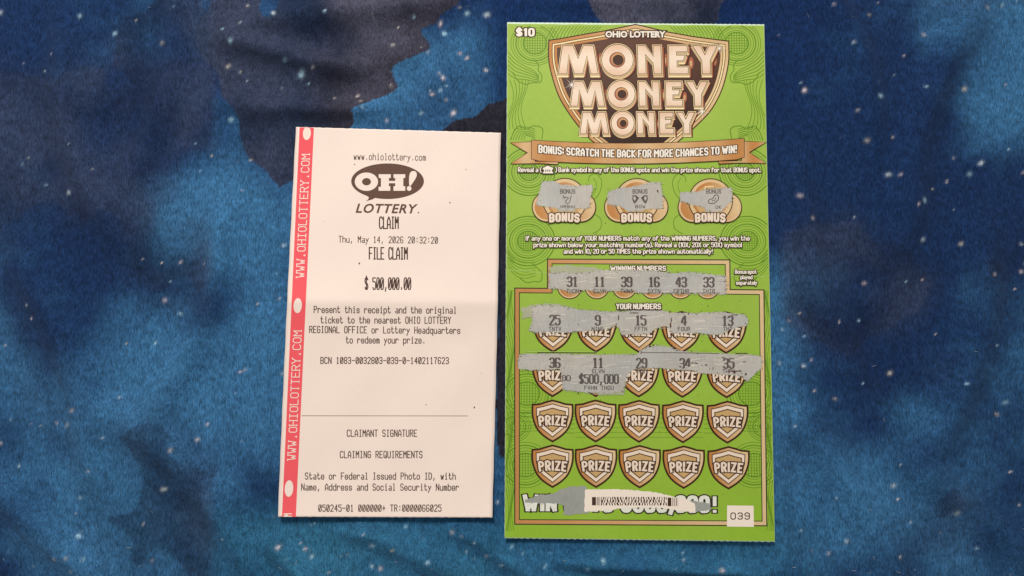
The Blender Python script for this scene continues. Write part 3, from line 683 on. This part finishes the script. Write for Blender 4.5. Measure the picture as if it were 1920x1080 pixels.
# ---- banner
def mid(x): return (1 - ((x - 1196) / 199.0) ** 2)
p = Print(ZT)
for s_ in (0, 1):
    fx = (lambda x, y: (x, y)) if s_ == 0 else (lambda x, y: (2 * 1197 - x, y - 1.0))
    tl = [fx(*q) for q in [(957.5, 267.5), (999, 266), (1003, 303), (1046, 303.5), (1046, 308), (1010, 306), (958, 307), (989.5, 286.5)]]
    p.poly(offset(tl, 1.0), 'brown', 25); p.poly(offset(tl, -.2), 'gold', 26, lambda x, y: .35 + .35 * math.sin(x * .11))
topb = [(997 + i * 398 / 30, 263 - i * .1 + 7.5 * mid(997 + i * 398 / 30)) for i in range(31)]
botb = [(x, y + 37.5 - (3 if not 0 < i < 30 else 0)) for i, (x, y) in enumerate(topb)]
bn = topb + botb[::-1]
p.poly(offset(bn, 1.1), 'brown', 27); p.poly(bn, 'gold', 28, lambda x, y: .10 + .55 * math.exp(-((x - 1230) / 90) ** 2) + .12 * math.sin(x * .09))
ban = p.build('bonus_banner', tik)
p = Print(ZT); heavy(p, 'BONUS: SCRATCH THE BACK FOR MORE CHANCES TO WIN!', 1009.5, 1382, 286.6, 15, 3.1, [('brown', 29, 3.4), ('cream', 30, 0)], warp=lambda x, y: (x, y + 9.0 * (1 - ((x - 1196) / 187) ** 2)), gap=3.0, word=2.6)
p.build('banner_lettering', ban)

# ---- instruction lines
SM = [('brown', 31, 3.0), ('cream', 32, 0)]
p = Print(ZT); heavy(p, 'Reveal a (', 971, 1015.5, 322.8, 9.2, 1.75, SM, gap=2.2, word=3.2); heavy(p, ')', 1041, 1044.5, 322.8, 9.2, 1.75, SM)
heavy(p, 'Bank symbol in any of the BONUS spots and win the prize shown for that BONUS spot.', 1047, 1427, 322.8, 9.2, 1.75, SM, slope=.001, gap=2.2, word=3.2)
bk = [(1018, 325), (1018, 322.5), (1020, 322), (1020, 318), (1017.5, 317.5), (1018, 315), (1027, 310.5), (1037, 315), (1037, 317.5), (1035, 318), (1035, 322), (1037, 322.5), (1037, 325)]
p.poly(offset(bk, 1.6), 'brown', 31); p.poly(bk, 'cream', 32)
for x in (1022.4, 1026.2, 1030): p.poly([(x, 318), (x + 1.8, 318), (x + 1.8, 322), (x, 322)], 'brown', 33)
p.build('instruction_line', tik)
for s, x0, x1, y in (('If any one or more of YOUR NUMBERS match any of the WINNING NUMBERS, you win the', 985.5, 1406, 451.3), ('prize shown below your matching number(s). Reveal a (10X, 20X or 50X) symbol', 1000, 1391, 463.6), ('and win 10, 20 or 50 TIMES the prize shown automatically!', 1056.5, 1336.5, 475.8)):
    p = Print(ZT); heavy(p, s, x0, x1, y, 9.2, 1.75, SM, gap=2.2, word=3.2); p.build('instruction_line', tik)
for s, x0, x1, y in (('Bonus spot', 1378, 1419, 513.4), ('played', 1388, 1411, 523.6), ('separately', 1380, 1420, 534)):
    p = Print(ZT); heavy(p, s, x0, x1, y, 7.8, 1.5, SM, gap=2.2); p.build('instruction_line', tik)

# ---- bonus spots
def coin(p, cx, cy, r, l, tone=.5, inner=True):
    p.poly(ell(cx, cy, r + .9, r + .9, 48), 'brown', l); p.poly(ell(cx, cy, r - .9, r - .9, 48), 'gold', l + 1, lambda x, y: .9)
    if inner: p.poly(ell(cx, cy, r * .84, r * .84, 40), 'gold', l + 2, lambda x, y: max(0, min(1, tone + (x - cx) / r * .5 - (y - cy) / r * .2)))
patches = [
 [(1016.5, 340), (1038.5, 339), (1047.6, 345), (1064, 347), (1078, 348), (1095.6, 347), (1111, 347), (1110, 358), (1106, 372.6), (1106.6, 389), (1094, 392), (1082, 390), (1076, 396), (1050, 396), (1042, 389.5), (1023, 388), (1005, 384), (1010, 365)],
 [(1139.6, 359), (1138, 383), (1162, 387), (1178, 396), (1204, 396), (1208, 392), (1242, 391), (1243, 370.7), (1239, 341.7), (1218, 341.7), (1192.6, 349), (1160, 353)],
 [(1274.7, 360.6), (1314, 359), (1322, 354), (1372, 352), (1373, 376), (1362, 386), (1352, 397), (1324, 397), (1320, 389), (1311, 387), (1276, 378)]]
for k, cx in enumerate((1057.5, 1193, 1331)):
    p = Print(ZT); dy = k * .4
    coin(p, cx - 31.5, 388 + dy, 28, 25, .3); coin(p, cx + 31.5, 388 + dy, 28, 25, .6); p.poly([(cx - 31, 395 + dy), (cx + 31, 395 + dy), (cx + 31, 416.6 + dy), (cx - 31, 416.6 + dy)], 'brown', 24); p.poly([(cx - 31, 395 + dy), (cx + 31, 395 + dy), (cx + 31, 415 + dy), (cx - 31, 415 + dy)], 'gold', 28, .3)
    spot = p.build('bonus_spot', tik)
    p = Print(ZT); q = [pt for pt in ell(cx + 1.5, 375.5 + dy, 41, 41, 56)]
    q = [(x, min(y, 413)) for x, y in q]; p.poly(offset(q, .9), 'brown', 29); p.poly(offset(q, -.9), 'gold', 30, .95); p.poly(ell(cx + 1.5, 375.5, 34, 34, 44), 'gold', 31, lambda x, y: max(0, min(1, .15 + (x - cx) / 60))); p.poly(ell(cx + 1.5, 376.5, 29, 29, 44), 'gold2', 32, .4)
    if k == 2: p.stroke([(1322, 362), (1322, 350), (1338, 349.4)], 1.6, 'pale', 33)
    p.build('coin', spot)
    p = Print(ZT); p.poly(jag(patches[k], .9, 2.5, k), 'silver', 34, lambda x, y: .5 + .5 * math.sin(x * .05)); pt = p.build('scratched_patch', spot)
    p = Print(ZT); stroketext(p, 'BONUS', cx - 6.5, cx + 21.5, 362.5, 7.2, 'grey', 35, 1.3, gap=.3)
    if k == 0:
        p.stroke(smooth([(1072, 366.5), (1070, 371), (1069, 377), (1064.5, 382), (1060.5, 379), (1063, 374), (1067, 370.5)], 4), 1.3, 'grey', 35); p.stroke([(1056.5, 367), (1057, 371), (1061, 369.5), (1064, 370)], 1.5, 'grey', 35.4)
        stroketext(p, 'HRSHU', cx - 6, cx + 21, 389.8, 4.6, 'grey', 35, 1.0, gap=.36)
    if k == 1:
        for sx in (-1, 1):
            q = [(1200 + sx * x, y) for x, y in [(1.5, 370.5), (8, 366), (14, 366), (14.5, 374), (11, 382.5), (6, 378)]]
            p.poly(q, 'grey', 35); p.poly([(1200 + sx * x, y) for x, y in [(9, 368.5), (12, 368), (12.4, 373), (9.5, 377), (7.5, 372)]], 'silver', 36)
        stroketext(p, 'BOW', 1191.5, 1210.5, 390, 5.2, 'grey', 35, 1.1); p.poly([(1231, 356), (1233.4, 356), (1235, 360), (1233, 361.6)], 'brown', 35)
    if k == 2:
        b = smooth([(1327.5, 378), (1330, 373.5), (1336, 371.5), (1339, 366.5), (1343.5, 364.5), (1348, 368), (1347, 375), (1341, 381), (1333, 382.6), (1328.5, 381)], 4, True)
        p.poly(b, 'grey', 35); p.poly(offset(b, -1.7), 'silver', 36); p.stroke([(1335, 378), (1337, 375), (1340, 376.5), (1342, 371)], 1.2, 'grey', 37)
        stroketext(p, 'OK', 1342, 1353, 391, 5, 'grey', 35, 1.1)
    p.build('symbol', pt)
    p = Print(ZT); wp = lambda x, y, c=cx + 1: (x + (x - c) * .002 * (400 - y), y + .0022 * (x - c) ** 2 - 1)
    heavy(p, 'BONUS', cx - 28.5, cx + 30, 416.6, 16.6, 4.4, [('brown', 38, 4.2), ('rose', 39, 0)], warp=wp, gap=3.6); p.build('spot_lettering', spot)

# ---- gold frame
FO = [(965, 540), (1026.3, 540.5), (1026.3, 485.6), (1368.6, 487.2), (1369.2, 542.8), (1432.5, 543.5), (1438, 986), (965, 983)]
p = Print(ZT)
def ring(o, a, b, mat, l, tone=None):
    A, B = offset(o, a), offset(o, b); n = len(A)
    p.tri(A + B, [t for i in range(n) for t in ((i, (i + 1) % n, n + (i + 1) % n), (i, n + (i + 1) % n, n + i))], mat, l, tone)
fl = lambda x, y: .1 + min(1, max(0, (x - 1000) / 380)) * .85
ring(FO, .8, -1.2, 'black', 3); ring(FO, -1.2, -8.0, 'gold', 3, fl); ring(FO, -8.0, -9.6, 'black', 3)
p.build('gold_frame', tik)

# ---- winning coins, headings, scratched bands
for cx in (1068, 1119.3, 1170.8, 1224.2, 1276, 1327):
    p = Print(ZT); coin(p, cx, 537.6, 22.6, 4, .35); p.build('winning_coin', tik)
p = Print(ZT); heavy(p, 'WINNING NUMBERS', 1144, 1249, 508, 9.8, 2.2, [('brown', 7, 3.2), ('cream', 8, 0)], gap=2.6); p.build('heading', tik)
p = Print(ZT); heavy(p, 'YOUR NUMBERS', 1155, 1239.5, 579.8, 10.6, 2.4, [('brown', 36, 3.4), ('cream', 37, 0)], gap=2.6); p.build('heading', tik)

# ---- prize shields
HALF = [(0, 0), (-13, 3.4), (-24, 7.0), (-38, 8.2), (-38.4, 24), (-35.4, 40), (-28, 56), (-15.5, 68.5), (0, 78.3)]
IN1 = [(0, 8), (-15, 12.4), (-29.5, 15.5), (-29, 31), (-26, 43), (-20, 52), (0, 68)]
IN2 = [(0, 15), (-12, 18.6), (-24, 21.5), (-23.5, 31), (-21.5, 40), (-15.5, 47.5), (0, 60)]
def sym(h): return h + [(-x, y) for x, y in h[::-1] if x]
big = smooth(HALF[3:], 3)
OUTL = sym(HALF[:3] + big)
rows = [([1037, 1117.6, 1198, 1277.8, 1361.5], 582.6, .988, 3), ([1036, 1117, 1197.5, 1279.4, 1362.5], 666, .99, 2.6), ([1036, 1116.8, 1198.2, 1280.4, 1364], 750.2, 1.0, 2.8), ([1036, 1117.6, 1199.4, 1282, 1366], 834.6, 1.012, 3.6)]
for ri, (xs, y0, k, dy) in enumerate(rows):
    for ci, cx in enumerate(xs):
        yy = y0 + dy * (max(0, ci - 1) / 3.0) ** 1.2 * .8
        T = lambda q: [(cx + x * k, yy + y * k) for x, y in q]
        tn = lambda x, y: max(0, min(1, .5 + (x - cx) / 50 + (y - yy - 40) * -.003))
        p = Print(ZT)
        p.poly(offset(T(OUTL), 1.1), 'brown', 4); p.poly(offset(T(OUTL), -2.4), 'gold', 5, tn); p.poly(offset(T(sym(IN1)), 1.6), 'brown', 6)
        sh = p.build('prize_shield', tik)
        p = Print(ZT); p.poly(T(sym(IN1)), 'rose', 7); p.poly(offset(T(sym(IN2)), .9), 'brown', 8); p.poly(offset(T(sym(IN2)), -.9), 'gold2', 9, .4); p.build('emblem', sh)
        p = Print(ZT)
        wp = lambda x, y: (x + (x - cx) * (-.0055) * (y - yy - 40 * k), y + .0032 * (x - cx) ** 2 - 1.0)
        heavy(p, 'PRIZE', cx - 26 * k, cx + 26.5 * k, yy + 48.4 * k, 18.8 * k, 4.3, [('brown', 10, 4.8), ('rose', 11, 0)], warp=wp, gap=3.6); p.build('prize_lettering', sh)

# ---- scratched areas over the game, with the numbers they uncovered
bandW = [(1029, 512), (1060, 511), (1090, 512), (1120, 508), (1138, 506), (1200, 506.5), (1240, 509), (1265, 512), (1290, 509.5), (1330, 514), (1360, 517), (1362, 552), (1300, 551), (1240, 550.5), (1192, 550), (1190, 545), (1176, 546), (1140, 546), (1120, 548), (1102, 543.5), (1085, 546), (1070, 549), (1052, 542), (1029, 541)]
band1 = [(996, 578), (1012, 572), (1060, 574), (1085, 580), (1130, 583.5), (1160, 584), (1175, 583), (1205, 579), (1235, 582), (1260, 586), (1300, 587), (1350, 585), (1395, 590), (1404, 600), (1398, 612), (1386, 613), (1362, 620), (1355, 627), (1322, 627), (1310, 624), (1260, 625), (1250, 612), (1240, 613), (1229, 616), (1215, 627), (1165, 627), (1158, 612), (1152, 609), (1140, 617), (1100, 620), (1075, 623), (1000, 623), (992, 620), (998, 600)]
band2 = [(975, 664), (1010, 662.5), (1060, 663.5), (1120, 665), (1196, 664.5), (1200, 657), (1215, 649), (1240, 648), (1262, 652), (1268, 657), (1300, 660), (1330, 662), (1411, 665), (1428, 668), (1428, 690), (1411, 706), (1400, 716), (1391, 706), (1380, 703), (1320, 701), (1300, 695), (1250, 692), (1240, 690), (1190, 692), (1178, 700), (1174, 710), (1172, 722), (1168, 733), (1140, 738), (1100, 736), (1055, 731), (1054, 715), (1052, 700), (1050, 692), (1000, 695), (972, 691), (970, 678)]
haze1 = [(978, 578), (1000, 571), (1040, 569), (1062, 574), (1010, 580), (1000, 596), (980, 597)]
haze2 = [(1028, 500), (1065, 497), (1110, 501), (1142, 507), (1100, 512), (1033, 513)]
haze3 = [(1175, 727), (1170, 740), (1120, 741), (1120, 734), (1165, 732)]
for h_, s_ in ((haze1, 4), (haze2, 5), (haze3, 6)): p = Print(ZT); p.poly(jag(h_, 1.5, 3, s_), 'latex', 12); p.build('rubbed_haze', tik)
tone = lambda x, y: .5 + .5 * math.sin(x * .02 + y * .05)
def band(b, seed):
    p = Print(ZT); p.poly(jag(b, 1.0, 2.6, seed), 'silver', 13, tone); return p.build('scratched_band', tik)
DID = dict(zero='o0', round_=False)
def number(parent, s, cx, base, cap=17.5, w=10.2, caption=None, capy=None, cw=5.8, lay=15):
    p = Print(ZT); tw = w * len(s)
    stroketext(p, s, cx - tw / 2 + .5, cx + tw / 2 - .5, base, cap, 'grey', lay, 1.0, gap=.3, pen=(4.1, 1.9), zero='o0', round_=True)
    if caption: cwid = cw * len(caption); stroketext(p, caption, cx - cwid / 2, cx + cwid / 2, capy, 6.8, 'grey', lay, 1.25, gap=.34)
    p.build('number', parent)
b = band(bandW, 11)
for s, cx, cp in (('31', 1074, 'THON'), ('11', 1125, 'ELVN'), ('39', 1175.5, 'THNI'), ('16', 1227, 'SXTN'), ('43', 1278, 'FRTHR'), ('33', 1329.5, 'THTR')): number(b, s, cx, 537 + (cx - 1074) * .004, caption=cp, capy=549)
b = band(band1, 12)
for s, cx, cp in (('25', 1041, 'TNTV'), ('9', 1121.5, 'NINE'), ('15', 1202, 'FFTN'), ('4', 1283, 'FOUR'), ('13', 1365, 'THT')): number(b, s, cx, 609 + (cx - 1041) * .004, caption=cp, capy=620)
b = band(band2, 13)
for s, cx, cp in (('36', 1041, None), ('11', 1122, 'ELVN'), ('29', 1203.5, 'THNI'), ('34', 1285, None), ('35', 1367, 'THFV')): number(b, s, cx, 689 + (cx - 1041) * .004, caption=cp, capy=699.5)
p = Print(ZT); stroketext(p, '$500,000', 1087, 1160, 719, 16.5, 'grey', 15, 1.0, gap=.3, pen=(3.3, 1.7), zero='o0'); stroketext(p, 'FVHN THOU', 1096, 1151, 730.5, 6.8, 'grey', 15, 1.25)
stroketext(p, '00', 1054, 1070, 714, 10, 'grey', 15, 1.0, gap=.26, pen=(2.2, 1.2), zero='o0'); p.build('number', b)
# crumbs of coating left on the bands, rubbed edges
p = Print(ZT); rnd = random.Random(5)
def crumb(x, y, w, h, mat='brown', l=17):
    p.poly(jag([(x, y), (x + w, y - h * .2), (x + w, y + h), (x, y + h)], .5, 2, int(x * 7)), mat, l)
for x, y, w, h in ((1181, 586, 16, 1.6), (1159, 592, 1.6, 8), (1154, 608, 2.2, 8), (1258, 596, 1.4, 8), (1256, 606, 2.5, 8), (1255, 583, 1.5, 4), (1291, 585, 1.5, 5), (1086, 544, 6, 1.8), (1176, 545, 12, 2.4), (1192, 549, 158, .9), (1357, 518, 2, 2.4), (1357, 527, 1.8, 2), (1359, 542, 2, 2), (1294, 680, 12, 1.2), (1303, 681.5, 6, 1.2), (1315, 684, 2, 1.8), (1322, 683.6, 4, 1.8), (1330, 690, 1.5, 3), (1336, 689, 2, 3), (1366, 695, 24, 1.8), (1376, 697, 3, 3), (1390, 699, 2, 2), (1397, 700, 3, 3), (1396, 712, 3.4, 2.6), (1353, 670, 6, 1.4), (1394, 678, 5, 1.2), (1261, 651, 4, 2.4), (1216, 649, 5, 2), (1224, 646, 3, 1.4), (1083, 735, 1.6, 4), (1166, 732, 1.4, 3), (1084, 607, 1.5, 2), (1373, 590, 10, 1.4), (1396, 606, 3, 1.2)): crumb(x, y, w, h, 'brown' if w * h < 14 else 'umber')
for x, y, w, h in ((1288, 688, 12, 6), (1275, 689, 4, 3)): crumb(x, y, w, h, 'silver', 18)
for _ in range(60):
    x, y = rnd.choice([(rnd.uniform(1030, 1360), rnd.uniform(507, 514)), (rnd.uniform(1000, 1400), rnd.uniform(620, 627)), (rnd.uniform(1180, 1400), rnd.uniform(648, 704)), (rnd.uniform(1000, 1400), rnd.uniform(580, 588))])
    crumb(x, y, rnd.uniform(.6, 2), rnd.uniform(.5, 1.2), rnd.choice(['umber', 'line', 'slate']))
for (xa, ya, xb, yb, n_) in ((1035, 514, 1358, 549, 80), (1000, 588, 1398, 620, 110), (978, 668, 1420, 690, 110), (1060, 700, 1168, 734, 40)):
    for _ in range(n_):
        x, y = rnd.uniform(xa, xb), rnd.uniform(ya, yb); l = rnd.uniform(6, 26); a = rnd.uniform(-.25, .1); w = rnd.uniform(.25, .7); LJ[0] += 1
        p.stroke([(x, y), (min(xb, x + l), y + (min(xb, x + l) - x) * a)], w, rnd.choice(['latex', 'slate', 'silver', 'panel']), 13.3 + LJ[0] % 19 * .03)
for _ in range(150):
    x, y = rnd.uniform(970, 1425), rnd.choice([rnd.gauss(566, 8), rnd.gauss(640, 10), rnd.gauss(745, 14), rnd.gauss(425, 12), rnd.uniform(500, 980)])
    crumb(x, y, rnd.uniform(.5, 1.5), rnd.uniform(.4, 1.2), rnd.choice(['slate', 'silver', 'umber']), 19 + rnd.random())
for bnd in [bandW, band1, band2] + patches:
    n_ = len(bnd); lay = 17 if bnd not in patches else 36.4
    for i in range(n_):
        (xa, ya), (xb, yb) = bnd[i - 1], bnd[i]; l = math.hypot(xb - xa, yb - ya)
        for _ in range(int(l * .55)):
            t = rnd.random(); x = xa + (xb - xa) * t; y = ya + (yb - ya) * t; o_ = rnd.gauss(0, 1.6); x += -(yb - ya) / l * o_; y += (xb - xa) / l * o_
            w, h = rnd.uniform(.8, 4.5), rnd.uniform(.35, .9); sk = rnd.uniform(-.6, .6)
            q = [(x, y), (x + w, y + sk), (x + w * .8, y + h + sk), (x + .1 * w, y + h)]
            LJ[0] += 1
            p.poly(q, rnd.choice(['silver', 'silver', 'silver', 'latex', 'line', 'umber']), lay + LJ[0] % 23 * .03)
p.build('coating_crumbs', tik, 'stuff')
# creases and score lines
for q, w, mat, l in (([(947.5 + i * 4, 505.6 + i * .3 + .5 * math.sin(i)) for i in range(20)], .7, 'crease', 3.4), ([(1370 + i * 4, 516.6 + i * .1 + .4 * math.sin(i * 1.3)) for i in range(17)], .8, 'crease', 3.4),
        ([(985, 659.6), (1008, 659.2), (1060, 659.6), (1118, 660)], .8, 'crease', 19), ([(1008, 660.9), (1060, 661), (1118, 661.4)], .9, 'brown', 19), ([(1202, 661), (1260, 661.2), (1348, 662.6)], .9, 'umber', 19),
        ([(1290, 660.4), (1350, 661.4)], .8, 'crease', 19), ([(1380, 662.4), (1402, 662.6)], 1.0, 'brown', 19)):
    p = Print(ZT); p.stroke(q, w, mat, l); p.build('crease', tik)

# ---- bottom line, barcode and serial label
p = Print(ZT)
for s, x0, x1 in (('WIN', 980, 1044), ('UP', 1058, 1094), ('TO', 1107, 1150), ('$500,000', 1164, 1331), ('!', 1336.5, 1344)):
    heavy(p, s, x0, x1, 959 + (x0 - 980) * .010, 32.5, 8.2 if s != '!' else 7, [('black', 5, 5.6), ('winface', 6, 0)], slope=.006, gap=3.2)
win = p.build('win_lettering', tik)
p = Print(ZT); p.poly(jag([(1052, 917), (1068, 913), (1100, 911), (1104, 962), (1056, 966), (1058, 948), (1046, 944), (985, 943), (984, 937), (1010, 929), (1040, 925)], 1.2, 3, 21), 'slate', 8); p.build('rubbed_coating', tik)
p = Print(ZT); p.poly(jag([(1290, 938), (1332, 944), (1333, 956), (1300, 960)], 1.2, 3, 22), 'slate', 8); p.build('rubbed_coating', tik)
p = Print(ZT); p.poly(jag([(1096, 918), (1150, 917.4), (1196, 919), (1240, 925), (1262, 931), (1290, 937), (1303, 944), (1304, 961), (1262, 956), (1240, 952), (1170, 952), (1150, 956), (1096, 960)], .9, 3, 23), 'panel', 9)
pan = p.build('barcode_panel', tik)
p = Print(ZT); rnd = random.Random(12)
def bars(x0, x1, y0, y1, ws):
    x = x0; i = 0
    while x < x1:
        w = ws[i % len(ws)] * rnd.uniform(.8, 1.2)
        if i % 2 == 0: p.poly([(x, y0), (min(x1, x + w), y0), (min(x1, x + w), y1), (x, y1)], 'bar', 10)
        x += w; i += 1
bars(1110, 1117.5, 932, 947.5, [7.5]); bars(1119, 1125, 932, 947.5, [1, .9]); bars(1252, 1259, 933, 949, [6.5, 1]); bars(1261, 1272, 933, 949, [1.3, 2.6])
for r_ in range(3):
    x = 1127
    while x < 1249:
        w = rnd.uniform(1.2, 3.6); ya = 931.6 + r_ * 5.4; lean = rnd.uniform(-1.2, 1.2)
        p.poly([(x + lean, ya), (x + w + lean, ya), (x + w - lean, ya + 5.3), (x - lean, ya + 5.3)], 'bar', 10); x += w + rnd.uniform(1.0, 2.4) + 1.0
p.build('barcode', pan)
p = Print(ZT); p.poly([(1363.3, 947.6), (1413, 948.2), (1413.6, 988), (1363, 987.4)], 'panel', 9); lab = p.build('serial_label', tik)
p = Print(ZT); stroketext(p, '039', 1370.5, 1407, 973.4, 11.6, 'bar', 10, 1.9, gap=.36, zero='o0'); p.build('serial_number', lab)
